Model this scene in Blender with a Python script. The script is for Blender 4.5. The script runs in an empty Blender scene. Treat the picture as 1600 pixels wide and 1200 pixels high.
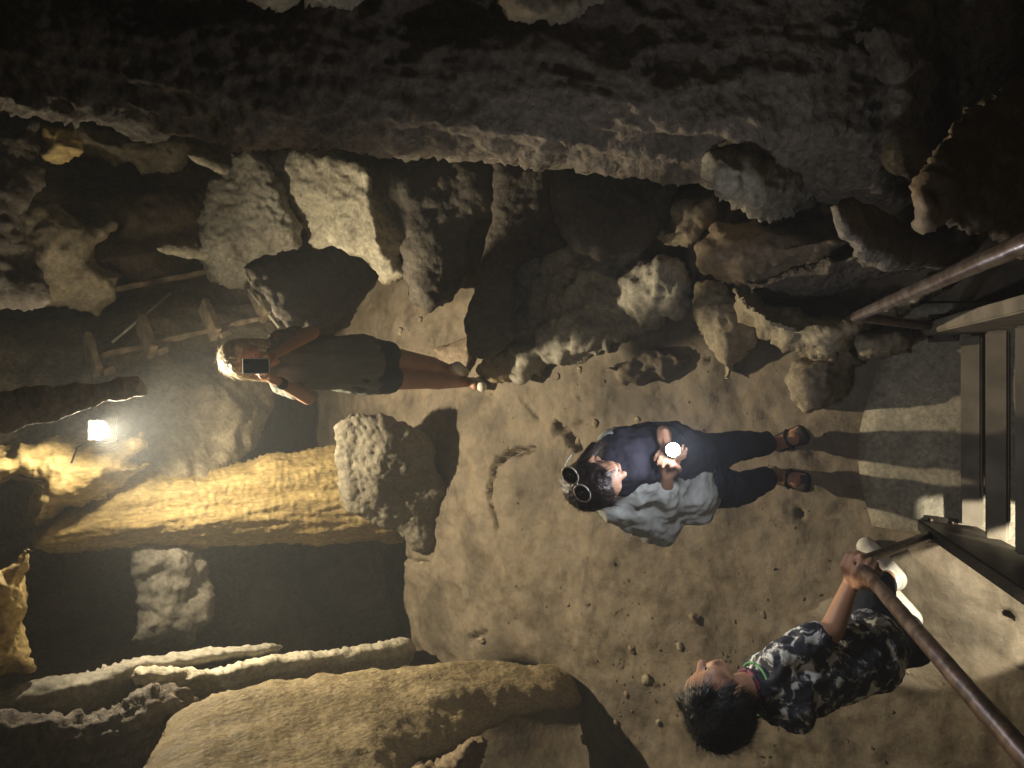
import bpy, bmesh, math, random
import numpy as np
from mathutils import Vector, Matrix
random.seed(7)
rng = np.random.default_rng(11)
S = bpy.context.scene
COL = S.collection
# ------------------------------------------------------------------ camera
H = 3.05; PITCH = math.radians(42); FOC = 1156.0
cp, sp = math.cos(PITCH), math.sin(PITCH)
camd = bpy.data.cameras.new('camera'); camd.sensor_fit = 'HORIZONTAL'; camd.sensor_width = 36; camd.lens = 36*FOC/1600
camd.clip_start = 0.05; camd.clip_end = 200
cam = bpy.data.objects.new('camera', camd); COL.objects.link(cam); S.camera = cam
Fv = Vector((0, cp, -sp)); Uv = Vector((0, sp, cp)); Rv = Vector((1, 0, 0))
M = Matrix(((-Uv.x, Rv.x, -Fv.x, 0), (-Uv.y, Rv.y, -Fv.y, 0), (-Uv.z, Rv.z, -Fv.z, H), (0, 0, 0, 1)))
cam.matrix_world = M      # the phone was held sideways: the photograph is rolled by a quarter turn
# ------------------------------------------------------------------ world + exposure
w = bpy.data.worlds.new('World'); S.world = w; w.use_nodes = True
w.node_tree.nodes['Background'].inputs[0].default_value = (0.68, 0.80, 0.90, 1)
w.node_tree.nodes['Background'].inputs[1].default_value = 0.012
S.view_settings.view_transform = 'Standard'; S.view_settings.look = 'None'
S.view_settings.exposure = 1.05; S.view_settings.gamma = 1.0
S.cycles.max_bounces = 5; S.cycles.diffuse_bounces = 3; S.cycles.glossy_bounces = 2
S.cycles.use_denoising = True
# ------------------------------------------------------------------ pixel (of the 1600x1200 photo) -> place in the cave
def at(x, y, Y):
    s = (x-800)/FOC; D = Y/(cp - sp*s)
    return Vector(((600-y)/FOC*D, Y, H + D*(-sp - cp*s)))
def gz(x, y, z=0.0):
    s = (x-800)/FOC; D = (H-z)/(sp + cp*s)
    return Vector(((600-y)/FOC*D, D*(cp - sp*s), z))
# ------------------------------------------------------------------ lamps of the cave and added fill spots
def light(name, kind, loc, watt, color, size=0.03, aim=None, cone=90, blend=0.4, parent=None):
    l = bpy.data.lights.new(name, kind); l.energy = watt; l.color = color; l.shadow_soft_size = size
    if kind == 'SPOT': l.spot_size = math.radians(cone); l.spot_blend = blend
    o = bpy.data.objects.new(name, l); COL.objects.link(o); o.location = loc
    if aim is not None:
        o.rotation_euler = (Vector(aim)-Vector(loc)).to_track_quat('-Z', 'Y').to_euler()
    return o
LAMP = at(160, 672, 4.42)
TORCH = at(1051, 703, 1.36)
light('flood_light', 'SPOT', LAMP + Vector((0.0, -0.05, 0.03)), 290, (1.0, 0.84, 0.58), 0.035, aim=LAMP+Vector((-.25, -.45, -.84)), cone=178, blend=1.0)
light('flood_spill', 'POINT', LAMP + Vector((0.0, -0.06, 0.03)), 24, (1.0, 0.86, 0.62), 0.035)
light('torch_light', 'POINT', TORCH + Vector((0.03, -0.15, 0.15)), 2.8, (0.90, 0.91, 1.0), 0.02)
# an unseen fill added above the near path, and a floodlight below the stair
light('path_fill', 'SPOT', (-1.2, 0.9, 4.6), 15, (1.0, 0.88, 0.72), 0.30, aim=(-0.75, 1.4, 0.0), cone=72, blend=0.9)
light('stair_light', 'SPOT', (-0.45, 0.35, 0.5), 48, (1.0, 0.92, 0.74), 0.012, aim=(-0.69, 0.86, 0.0), cone=46, blend=0.1)
light('flowstone_fill', 'SPOT', (-0.35, 0.75, 3.5), 26, (1.0, 0.88, 0.62), 0.05, aim=(-1.5, 2.95, 1.6), cone=34, blend=0.8)  # unseen fill spot added to brighten the trunk flowstone
# ------------------------------------------------------------------ noise
_p = rng.permutation(256); _p = np.concatenate([_p, _p, _p])
_g = rng.normal(size=(256, 3)); _g /= np.linalg.norm(_g, axis=1)[:, None]
def pn(P):
    P = np.asarray(P, float); i = np.floor(P).astype(int); f = P - i; i &= 255
    u = f*f*f*(f*(f*6-15)+10); r = 0
    for dx in (0, 1):
        for dy in (0, 1):
            for dz in (0, 1):
                h = _p[_p[_p[(i[:, 0]+dx) & 255] + ((i[:, 1]+dy) & 255)] + ((i[:, 2]+dz) & 255)]
                d = (_g[h]*(f - np.array([dx, dy, dz]))).sum(1)
                r = r + d*(u[:, 0] if dx else 1-u[:, 0])*(u[:, 1] if dy else 1-u[:, 1])*(u[:, 2] if dz else 1-u[:, 2])
    return r*1.6
def fbm(P, o=4, g=0.5):
    r = 0; a = 1; P = np.asarray(P, float)
    for k in range(o): r = r + a*pn(P*(2.03**k) + 17.3*k); a *= g
    return r
def ridge(P, o=3, g=0.5):
    r = 0; a = 1; P = np.asarray(P, float)
    for k in range(o): r = r + a*(0.5-np.abs(pn(P*(2.03**k) + 9.1*k))); a *= g
    return r
def disp_of(P, specs):
    r = np.zeros(len(P))
    for (kind, amp, fr, *sc) in specs:
        Q = P*fr*(np.array(sc[0]) if sc else 1.0)
        if kind == 'f': r += amp*fbm(Q)
        elif kind == 'r': r += amp*(ridge(Q)-.5)
        elif kind == 'R':                                       # grooves that run down the leaning right-hand wall
            Z = np.c_[P[:, 0], P[:, 1]*.88-P[:, 2]*.46, (P[:, 1]*.46+P[:, 2]*.88)*.14]*fr; r += amp*(ridge(Z+.25*pn(P*2)[:, None])-.5)
        elif kind == 'b': r += amp*(np.abs(fbm(Q, 3))*1.5-.4)      # billowy popcorn lumps
        elif kind == 't': r += amp*np.clip(fbm(Q, 3)*2.2, -.6, .6)  # stepped ledges
    return r
def vnormals(V, Fq):
    n = np.zeros_like(V); a = V[Fq[:, 0]]; b = V[Fq[:, 1]]; c = V[Fq[:, 2]]; d = V[Fq[:, 3]]
    fn = np.cross(c-a, d-b)
    for k in range(4): np.add.at(n, Fq[:, k], fn)
    return n/np.maximum(np.linalg.norm(n, axis=1), 1e-9)[:, None]
# ------------------------------------------------------------------ objects
def tag(o, label=None, cat=None, group=None, kind=None):
    if label: o['label'] = label
    if cat: o['category'] = cat
    if group: o['group'] = group
    if kind: o['kind'] = kind
    return o
def empty(name, loc, label, cat, group=None):
    o = bpy.data.objects.new(name, None); COL.objects.link(o); o.location = loc
    o.empty_display_size = 0.1
    return tag(o, label, cat, group)
def mesh_obj(name, V, Fa, mat, parent=None, smooth=True, origin='base'):
    V = np.asarray(V, float)
    if origin == 'base' and parent is None:
        c = np.array([V[:, 0].mean(), V[:, 1].mean(), V[:, 2].min()])
    elif parent is not None: c = np.array(parent.matrix_world.translation if False else parent_loc(parent))
    else: c = np.zeros(3)
    me = bpy.data.meshes.new(name); me.from_pydata((V-c).tolist(), [], Fa if isinstance(Fa, list) else Fa.tolist()); me.update()
    if smooth: me.polygons.foreach_set('use_smooth', [True]*len(me.polygons))
    o = bpy.data.objects.new(name, me); COL.objects.link(o)
    if parent is not None: o.parent = parent
    else: o.location = c
    if mat: me.materials.append(mat)
    return o
def parent_loc(p):
    l = Vector((0, 0, 0))
    while p is not None: l = l + p.location; p = p.parent
    return l
# ------------------------------------------------------------------ materials
def newmat(name):
    m = bpy.data.materials.new(name); m.use_nodes = True
    nt = m.node_tree; b = nt.nodes['Principled BSDF']; return m, nt, b
def rockmat(name, c1, c2, c3=None, sc=1.0, rough=0.9, bump=0.35, pit=0.3, stretch=(1, 1, 1), spec=0.25, bd=0.02, con=1.0):
    m, nt, b = newmat(name); N = nt.nodes; L = nt.links
    tc = N.new('ShaderNodeTexCoord'); mp = N.new('ShaderNodeMapping'); mp.inputs['Scale'].default_value = stretch
    L.new(tc.outputs['Object'], mp.inputs[0])
    def noise(s, d=8, r=0.6, dist=0.0):
        n = N.new('ShaderNodeTexNoise'); n.inputs['Scale'].default_value = s*sc; n.inputs['Detail'].default_value = d
        n.inputs['Roughness'].default_value = r; n.inputs['Distortion'].default_value = dist; L.new(mp.outputs[0], n.inputs['Vector']); return n
    n1 = noise(2.2, 8, .65, .4); n2 = noise(38, 6, .7); n3 = noise(9, 6, .7, .3)
    rp = N.new('ShaderNodeValToRGB'); e = rp.color_ramp.elements
    e[0].position = .36; e[0].color = (*c1, 1); e[1].position = .66; e[1].color = (*c2, 1)
    if c3: x = e.new(.5); x.color = (*c3, 1)
    L.new(n1.outputs[0], rp.inputs[0])
    mr = N.new('ShaderNodeMapRange'); mr.inputs[1].default_value = .3; mr.inputs[2].default_value = .7; mr.inputs[3].default_value = 1-.45*con; mr.inputs[4].default_value = 1+.35*con
    L.new(n2.outputs[0], mr.inputs[0])
    mr3 = N.new('ShaderNodeMapRange'); mr3.inputs[1].default_value = .3; mr3.inputs[2].default_value = .7; mr3.inputs[3].default_value = .7; mr3.inputs[4].default_value = 1.2
    L.new(n3.outputs[0], mr3.inputs[0])
    mu = N.new('ShaderNodeMath'); mu.operation = 'MULTIPLY'; L.new(mr.outputs[0], mu.inputs[0]); L.new(mr3.outputs[0], mu.inputs[1])
    mx = N.new('ShaderNodeVectorMath'); mx.operation = 'SCALE'; L.new(rp.outputs[0], mx.inputs[0]); L.new(mu.outputs[0], mx.inputs['Scale'])
    L.new(mx.outputs[0], b.inputs['Base Color'])
    b.inputs['Roughness'].default_value = rough; b.inputs['Specular IOR Level'].default_value = spec
    rr = N.new('ShaderNodeMapRange'); rr.inputs[1].default_value = .35; rr.inputs[2].default_value = .7; rr.inputs[3].default_value = max(.35, rough-.35); rr.inputs[4].default_value = rough
    L.new(n3.outputs[0], rr.inputs[0]); L.new(rr.outputs[0], b.inputs['Roughness'])
    vo = N.new('ShaderNodeTexVoronoi'); vo.inputs['Scale'].default_value = 26*sc; L.new(mp.outputs[0], vo.inputs['Vector'])
    n4 = noise(14, 10, .72, .2)
    a1 = N.new('ShaderNodeMath'); a1.operation = 'MULTIPLY_ADD'; L.new(vo.outputs['Distance'], a1.inputs[0]); a1.inputs[1].default_value = pit; L.new(n4.outputs[0], a1.inputs[2])
    bp = N.new('ShaderNodeBump'); bp.inputs['Strength'].default_value = bump; bp.inputs['Distance'].default_value = bd*2.5
    L.new(a1.outputs[0], bp.inputs['Height']); L.new(bp.outputs[0], b.inputs['Normal'])
    return m
def plain(name, col, rough=0.6, metal=0.0, emit=None, es=0.0, nz=None, bump=0.0, spec=0.4):
    m, nt, b = newmat(name); N = nt.nodes; L = nt.links
    b.inputs['Base Color'].default_value = (*col, 1); b.inputs['Roughness'].default_value = rough
    b.inputs['Metallic'].default_value = metal; b.inputs['Specular IOR Level'].default_value = spec
    if emit: b.inputs['Emission Color'].default_value = (*emit, 1); b.inputs['Emission Strength'].default_value = es
    if nz:
        tc = N.new('ShaderNodeTexCoord'); n = N.new('ShaderNodeTexNoise'); n.inputs['Scale'].default_value = nz[0]; n.inputs['Detail'].default_value = 6
        L.new(tc.outputs['Object'], n.inputs['Vector'])
        rp = N.new('ShaderNodeValToRGB'); e = rp.color_ramp.elements; e[0].position = .38; e[1].position = .64
        e[0].color = (*nz[1], 1); e[1].color = (*col, 1); L.new(n.outputs[0], rp.inputs[0]); L.new(rp.outputs[0], b.inputs['Base Color'])
        if bump:
            bp = N.new('ShaderNodeBump'); bp.inputs['Strength'].default_value = bump; bp.inputs['Distance'].default_value = .01
            L.new(n.outputs[0], bp.inputs['Height']); L.new(bp.outputs[0], b.inputs['Normal'])
    return m
MAT = {}
MAT['lime'] = rockmat('limestone', (.20, .165, .11), (.36, .31, .215), (.28, .24, .165))
MAT['grey'] = rockmat('grey_limestone', (.19, .175, .14), (.34, .32, .26), (.26, .24, .195))
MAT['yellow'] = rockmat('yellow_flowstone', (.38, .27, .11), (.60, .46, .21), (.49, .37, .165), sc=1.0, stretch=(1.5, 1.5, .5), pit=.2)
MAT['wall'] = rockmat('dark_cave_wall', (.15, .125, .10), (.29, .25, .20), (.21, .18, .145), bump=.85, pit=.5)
MAT['black'] = rockmat('shade_dark_rock', (.055, .046, .036), (.11, .095, .075), (.08, .068, .053), bump=.5)  # base colour darkened for the shade on backlit rocks
MAT['block'] = rockmat('grey_brown_slab', (.12, .105, .078), (.205, .185, .14), (.16, .142, .105), bump=.4)
MAT['brown'] = rockmat('brown_muddy_rock', (.155, .115, .075), (.26, .20, .135), (.20, .155, .105), bump=.2, pit=.1)
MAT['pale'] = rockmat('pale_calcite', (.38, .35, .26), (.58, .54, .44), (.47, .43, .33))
MAT['flow'] = rockmat('tan_flowstone', (.20, .155, .085), (.33, .265, .155), (.265, .21, .12), sc=2.2, pit=.3, bump=.45, stretch=(1, 1, .6))
MAT['clay'] = rockmat('packed_clay', (.078, .063, .043), (.180, .146, .101), (.136, .110, .076), sc=1.0, bump=.32, pit=-.25, rough=.88, spec=.3, con=.35)
# ------------------------------------------------------------------ rock traced from its outline, given its own distance and thickness
def rough_poly(poly, amp, seed):
    P = np.array(poly, float); out = []
    n = len(P)
    for i in range(n):
        a, b = P[i], P[(i+1) % n]; L = np.linalg.norm(b-a); k = max(1, int(L/7))
        for j in range(k): out.append(a+(b-a)*j/k)
    out = np.array(out)
    q = np.c_[out/28.0, np.full(len(out), seed*3.7)]
    out[:, 0] += amp*fbm(q, 3); out[:, 1] += amp*fbm(q+50, 3)
    return out
def rock(name, poly, Yp, tf, tb, mat, label, cat, disp=(('f', .05, 3), ('f', .012, 16)), step=5, Rpx=None, amp=4.0, seed=1, power=.5, group=None, kind=None, parent=None):
    P = rough_poly(poly, amp, seed)
    x0, y0 = P.min(0)-step; x1, y1 = P.max(0)+step
    xs = np.arange(x0, x1+step, step); ys = np.arange(y0, y1+step, step)
    gx, gy = np.meshgrid(xs, ys, indexing='ij'); sh = gx.shape; q = np.c_[gx.ravel(), gy.ravel()]
    A = P; B = np.roll(P, -1, 0)
    inside = np.zeros(len(q), bool); best = np.full(len(q), 1e9); near = np.zeros_like(q)
    for a, b in zip(A, B):
        if (a[1] != b[1]):
            c = ((a[1] > q[:, 1]) != (b[1] > q[:, 1])) & (q[:, 0] < (b[0]-a[0])*(q[:, 1]-a[1])/(b[1]-a[1]) + a[0]); inside ^= c
        d = b-a; t = np.clip(((q-a)@d)/max(d@d, 1e-9), 0, 1); pt = a+t[:, None]*d; dd = np.linalg.norm(q-pt, axis=1)
        m_ = dd < best; best[m_] = dd[m_]; near[m_] = pt[m_]
    I = inside.reshape(sh); D = np.where(inside, best, 0).reshape(sh)
    R = Rpx or D.max()*0.9; t = np.clip(D/R, 0, 1); h = np.maximum(1-(1-t)**2, 0)**power
    for _ in range(5):
        hp = np.pad(h, 1, mode='edge'); h2 = (hp[:-2, 1:-1]+hp[2:, 1:-1]+hp[1:-1, :-2]+hp[1:-1, 2:]+4*hp[1:-1, 1:-1])/8; h = np.where(I, h2, 0)
    cell = I[:-1, :-1] | I[1:, :-1] | I[:-1, 1:] | I[1:, 1:]
    use = np.zeros(sh, bool)
    for a in (0, 1):
        for b in (0, 1): use[a:sh[0]-1+a, b:sh[1]-1+b] |= cell
    idx = -np.ones(sh, int); idx[use] = np.arange(use.sum()); nv = use.sum()
    qq = q.reshape(*sh, 2).copy(); nr = near.reshape(*sh, 2); qq[~I] = nr[~I]
    X = qq[use]; hh = h[use]; ins = I[use]
    if Yp is None:                                               # stands on the floor below its lowest outline point
        xa = min(p[0] for p in poly); xb = max(p[0] for p in poly)-4; g_ = gz(xb, 600, 0).y; ga = gz(xa, 600, 0).y; Yp = [(xa, 0, g_+(ga-g_)*.72), (xb, 0, g_), (xb, 1000, g_)]
    pp = np.array(Yp, float)
    if len(pp) == 1: yp = np.full(len(X), pp[0, 2])
    else:
        G = np.c_[pp[:, 0], pp[:, 1], np.ones(len(pp))]*np.array([1, 1, 1.]); co = np.linalg.lstsq(G*np.array([1e-3, 1e-3, 1]), pp[:, 2], rcond=None)[0]*np.array([1e-3, 1e-3, 1])
        yp = X[:, 0]*co[0]+X[:, 1]*co[1]+co[2]
    def AT(X, Y):
        s = (X[:, 0]-800)/FOC; Dd = Y/(cp-sp*s); return np.c_[(600-X[:, 1])/FOC*Dd, Y, H+Dd*(-sp-cp*s)]
    Vf = AT(X, yp-tf*hh); Vb = AT(X, yp+tb*hh)
    bi = np.full(nv, -1); bi[ins] = nv+np.arange(ins.sum()); bi[~ins] = np.where(~ins)[0]
    V = np.r_[Vf, Vb[ins]]
    ci, cj = np.where(cell); a = idx[ci, cj]; b = idx[ci+1, cj]; c = idx[ci+1, cj+1]; d = idx[ci, cj+1]
    Ff = np.c_[a, d, c, b]; Fb = np.c_[bi[a], bi[b], bi[c], bi[d]]
    Fb = Fb[~((Fb == Ff[:, [0, 3, 2, 1]]).all(1))]
    Fq = np.r_[Ff, Fb]
    n = vnormals(V, Fq)
    # outward = towards the camera on the front
    toC = np.array([0, 0, H])-V[:nv]
    if (n[:nv]*toC).sum() < 0: Fq = Fq[:, ::-1]; n = -n
    kD = float(np.clip(np.median(yp/(cp-sp*(X[:, 0]-800)/FOC))/4.6, .4, 1.0))     # near rocks carry finer relief
    V = V + n*(disp_of((V+seed*5.3)/kD, disp)*kD)[:, None]
    o = mesh_obj(name, V, Fq, mat, parent)
    if parent is None: tag(o, label, cat, group, kind)
    elif label: tag(o, label)
    return o
# ------------------------------------------------------------------ soft bodies grown from tapered limbs, merged to one skin
def _cap(p0, p1, r0, r1, n=16, m=6, sq=None):
    p0 = np.array(p0, float); p1 = np.array(p1, float); ax = p1-p0; L = np.linalg.norm(ax); ax = ax/max(L, 1e-6)
    t = np.array([1, 0, 0]) if abs(ax[0]) < .9 else np.array([0, 1, 0]); e1 = np.cross(ax, t); e1 /= np.linalg.norm(e1); e2 = np.cross(ax, e1)
    rings = []
    for k in range(1, m+1):
        a = -math.pi/2+math.pi/2*k/m; rings.append((p0+ax*r0*math.sin(a), r0*math.cos(a)))
    for k in range(0, m):
        a = math.pi/2*k/m; rings.append((p1+ax*r1*math.sin(a), r1*math.cos(a)))
    V = [p0-ax*r0]; F = []
    for c, r in rings:
        for j in range(n):
            q = 2*math.pi*j/n; V.append(c+e1*r*math.cos(q)+e2*r*math.sin(q))
    V.append(p1+ax*r1); K = len(rings); last = len(V)-1
    for j in range(n): F.append((0, 1+(j+1) % n, 1+j))
    for k in range(K-1):
        for j in range(n): F.append((1+k*n+j, 1+k*n+(j+1) % n, 1+(k+1)*n+(j+1) % n, 1+(k+1)*n+j))
    for j in range(n): F.append((last, 1+(K-1)*n+j, 1+(K-1)*n+(j+1) % n))
    return V, F
def _ell(c, r, rot=(0, 0, 0), n=20, m=12):
    Rm = Matrix.Rotation(rot[2], 3, 'Z') @ Matrix.Rotation(rot[1], 3, 'Y') @ Matrix.Rotation(rot[0], 3, 'X')
    V = []; F = []
    V.append(Vector((0, 0, -1)))
    for k in range(1, m):
        a = -math.pi/2+math.pi*k/m
        for j in range(n): q = 2*math.pi*j/n; V.append(Vector((math.cos(a)*math.cos(q), math.cos(a)*math.sin(q), math.sin(a))))
    V.append(Vector((0, 0, 1)))
    for j in range(n): F.append((0, 1+(j+1) % n, 1+j))
    for k in range(m-2):
        for j in range(n): F.append((1+k*n+j, 1+k*n+(j+1) % n, 1+(k+1)*n+(j+1) % n, 1+(k+1)*n+j))
    la = len(V)-1
    for j in range(n): F.append((la, 1+(m-2)*n+j, 1+(m-2)*n+(j+1) % n))
    V = [np.array(Rm @ Vector((v.x*r[0], v.y*r[1], v.z*r[2])))+np.array(c, float) for v in V]
    return V, F
def flesh(name, parts, mat, parent=None, voxel=.006, smooth=6, disp=None, cut=None):
    V = []; F = []
    for p in parts:
        v, f = _cap(*p[1:]) if p[0] == 'c' else _ell(*p[1:])
        k = len(V); V += [tuple(map(float, q)) for q in v]; F += [tuple(i+k for i in g) for g in f]
    me = bpy.data.meshes.new('tmp'); me.from_pydata(V, [], F); me.update()
    o = bpy.data.objects.new('tmp', me); COL.objects.link(o)
    md = o.modifiers.new('r', 'REMESH'); md.mode = 'VOXEL'; md.voxel_size = voxel
    if smooth: ms = o.modifiers.new('s', 'SMOOTH'); ms.factor = .5; ms.iterations = smooth
    dg = bpy.context.evaluated_depsgraph_get(); m2 = bpy.data.meshes.new_from_object(o.evaluated_get(dg))
    bpy.data.objects.remove(o)
    nv = len(m2.vertices); co = np.zeros(nv*3); m2.vertices.foreach_get('co', co); co = co.reshape(-1, 3)
    no = np.zeros(nv*3); m2.vertices.foreach_get('normal', no); no = no.reshape(-1, 3)
    if disp: co = co+no*disp_of(co, disp)[:, None]
    fa = [tuple(p.vertices) for p in m2.polygons]
    if cut is not None:
        keep = cut(co); fa = [f for f in fa if all(keep[i] for i in f)]
        used = sorted({i for f in fa for i in f}); mp_ = {i: k for k, i in enumerate(used)}
        co = co[used]; fa = [tuple(mp_[i] for i in f) for f in fa]
    bpy.data.meshes.remove(m2)
    return mesh_obj(name, co, fa, mat, parent)
def box_obj(name, p0, p1, wdt, thk, mat, parent=None, side=(1, 0, 0), bev=.004, sub=0, dispamp=0):
    """a squared bar from p0 to p1, width along side, thickness across"""
    p0 = Vector(p0); p1 = Vector(p1); ax = (p1-p0).normalized(); sd = Vector(side); sd = (sd-ax*sd.dot(ax)).normalized(); up = ax.cross(sd)
    bm = bmesh.new()
    n = max(1, int((p1-p0).length/.06)) if dispamp else 1
    rings = []
    for k in range(n+1):
        c = p0+(p1-p0)*k/n; rings.append([bm.verts.new(c+sd*a*wdt/2+up*b*thk/2) for a, b in ((-1, -1), (1, -1), (1, 1), (-1, 1))])
    for k in range(n):
        for j in range(4): bm.faces.new((rings[k][j], rings[k][(j+1) % 4], rings[k+1][(j+1) % 4], rings[k+1][j]))
    bm.faces.new(rings[0][::-1]); bm.faces.new(rings[-1])
    bmesh.ops.recalc_face_normals(bm, faces=bm.faces)
    if dispamp:
        for v in bm.verts: v.co += Vector(rng.normal(size=3)*dispamp)
    if bev: bmesh.ops.bevel(bm, geom=[e for e in bm.edges if len(e.link_faces) == 2 and e.calc_face_angle(0) > .8], offset=bev, segments=2, affect='EDGES')
    V = [tuple(v.co) for v in bm.verts]; bm.verts.index_update(); F = [tuple(v.index for v in f.verts) for f in bm.faces]; bm.free()
    return mesh_obj(name, V, F, mat, parent, smooth=False)
def tube_obj(name, pts, r, mat, parent=None, n=16, wob=0.0):
    pts = [Vector(p) for p in pts]; V = []; F = []
    fine = []
    for a, b in zip(pts[:-1], pts[1:]):
        k = max(1, int((b-a).length/.04)) if wob else 1
        for j in range(k): fine.append(a+(b-a)*j/k)
    fine.append(pts[-1]); pts = fine
    for i, p in enumerate(pts):
        ax = ((pts[min(i+1, len(pts)-1)]-pts[max(i-1, 0)])).normalized(); t = Vector((1, 0, 0)) if abs(ax.x) < .9 else Vector((0, 1, 0))
        e1 = ax.cross(t).normalized(); e2 = ax.cross(e1); rr = r[min(i, len(r)-1)] if isinstance(r, (list, tuple)) else r
        for j in range(n):
            q = 2*math.pi*j/n; w_ = 1+wob*random.uniform(-1, 1)*.5; V.append(p+(e1*math.cos(q)+e2*math.sin(q))*rr*w_)
    K = len(pts)
    for k in range(K-1):
        for j in range(n): F.append((k*n+j, k*n+(j+1) % n, (k+1)*n+(j+1) % n, (k+1)*n+j))
    F.append(tuple(range(n))[::-1]); F.append(tuple((K-1)*n+j for j in range(n)))
    return mesh_obj(name, [tuple(v) for v in V], F, mat, parent)
# ================================================================== THE CAVE
# ---- floor
CRACKS = [([(778,822),(764,770),(776,728),(800,708),(832,702)], .026, .12), ([(818,622),(830,640),(842,660)], .014, .03), ([(868,662),(884,680),(900,704)], .045, .09),
          ([(735,1000),(760,990)], .04, .06), ([(635,878),(668,882)], .04, .06), ([(890,712),(905,700)], .03, .05),
          ([(865,676),(905,665),(930,650)], .02, .03), ([(700,820),(720,900),(735,960)], .03, .02), ([(770,800),(785,860),(800,900)], .02, .015)]
def floor_z(X, Y):
    P = np.c_[X, Y, np.zeros_like(X)]
    z = .035*fbm(P*1.1, 3)+.022*fbm(P*4.2, 4)+.006*fbm(P*14, 3)
    # floor climbs to the right-hand boulders, falls into a pit on the far left
    z = z+.06*np.clip((X-.9)/1.2, 0, 1)**1.2*np.clip(Y-1.0, 0, 1)
    pit = np.clip((Y-4.55-.25*pn(P*1.5))/.22, 0, 1)*np.clip((-.75-X)/.25, 0, 1)
    z = z-1.3*pit
    # dug-out bay on the near left
    hx = (X+2.2)/.40; hy = (Y-3.25)/.36; z = z-.6*np.exp(-(hx*hx+hy*hy)**2)
    z = z-.02*np.clip(.5-np.abs(pn(P*2.6+4)), 0, 1)**6*10*np.clip((Y-1.6), 0, 1)*.25
    # open cracks and holes in the crust
    for (pl, wd, dp) in CRACKS:
        W_ = [gz(a, b) for a, b in pl]; best = np.full(len(X), 9.)
        for a, b in zip(W_[:-1], W_[1:]):
            dx, dy = b.x-a.x, b.y-a.y; t = np.clip(((X-a.x)*dx+(Y-a.y)*dy)/(dx*dx+dy*dy+1e-9), 0, 1); best = np.minimum(best, np.hypot(X-a.x-t*dx, Y-a.y-t*dy))
        wq = wd*(.75+.8*pn(P*14+3)+.4*pn(P*31)); z = z-dp*np.clip(1-best/wq, 0, 1)**.7
    # little drip pits
    v = pn(P*11+31); z = z-.02*np.clip(v-.42, 0, 1)
    return z
gx, gy = np.meshgrid(np.r_[np.linspace(-9, -3.2, 24), np.arange(-3.15, 3.2, .017), np.linspace(3.3, 9, 24)], np.r_[np.linspace(-6, -.2, 16), np.arange(-.15, 5.6, .017), np.linspace(5.65, 12, 80)], indexing='ij')
sh = gx.shape; V = np.c_[gx.ravel(), gy.ravel(), floor_z(gx.ravel(), gy.ravel())]
ix = np.arange(sh[0]*sh[1]).reshape(sh); Fq = np.c_[ix[:-1, :-1].ravel(), ix[1:, :-1].ravel(), ix[1:, 1:].ravel(), ix[:-1, 1:].ravel()]
tag(mesh_obj('ground', V, Fq, MAT['clay'], origin=None), 'pitted brown clay cave floor', 'ground', kind='structure')
# ---- the chamber's walls: one closed ring of rock round everything
def ring_wall():
    nt, nz = 460, 110; V = []; T = np.linspace(0, 2*math.pi, nt, endpoint=False); Z = np.linspace(-1.6, 6.0, nz)
    tt, zz = np.meshgrid(T, Z, indexing='ij'); tt = tt.ravel(); zz = zz.ravel()
    cx, cy = .6, 2.6; rx, ry = 4.6, 5.2
    P = np.c_[cx+rx*np.cos(tt), cy+ry*np.sin(tt), zz]
    shrink = 1-np.clip((zz-3.4)/2.8, 0, 1)**2*.75
    P[:, 0] = cx+(P[:, 0]-cx)*shrink; P[:, 1] = cy+(P[:, 1]-cy)*shrink
    n = np.c_[-np.cos(tt), -np.sin(tt), 0*tt]
    d = .75*fbm(P*.55, 2)+.22*ridge(P*1.7*np.array([1, 1, .5]), 3)+.06*fbm(P*6, 3)
    P = P+n*d[:, None]
    ix = np.arange(nt*nz).reshape(nt, nz); i2 = np.roll(ix, -1, 0)
    F = np.c_[ix[:, :-1].ravel(), ix[:, 1:].ravel(), i2[:, 1:].ravel(), i2[:, :-1].ravel()]
    return tag(mesh_obj('cave_wall', P, F, MAT['lime'], origin=None), 'rough limestone wall closing the cave chamber', 'cave wall', kind='structure')
ring_wall()
RGH = (('f', .06, 2.6), ('f', .018, 11), ('f', .006, 40))
CRAG = (('f', .06, 3.0), ('r', .035, 6), ('f', .010, 18), ('f', .006, 50))
FLUTE = (('r', .055, 4.5, (1, 1, .12)), ('r', .028, 13, (1, 1, .12)), ('f', .007, 34, (1, 1, 1.2)))
SMO = (('f', .06, 1.6), ('f', .01, 9), ('f', .003, 40))
def R(*a, **k): return rock(*a, **k)
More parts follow.
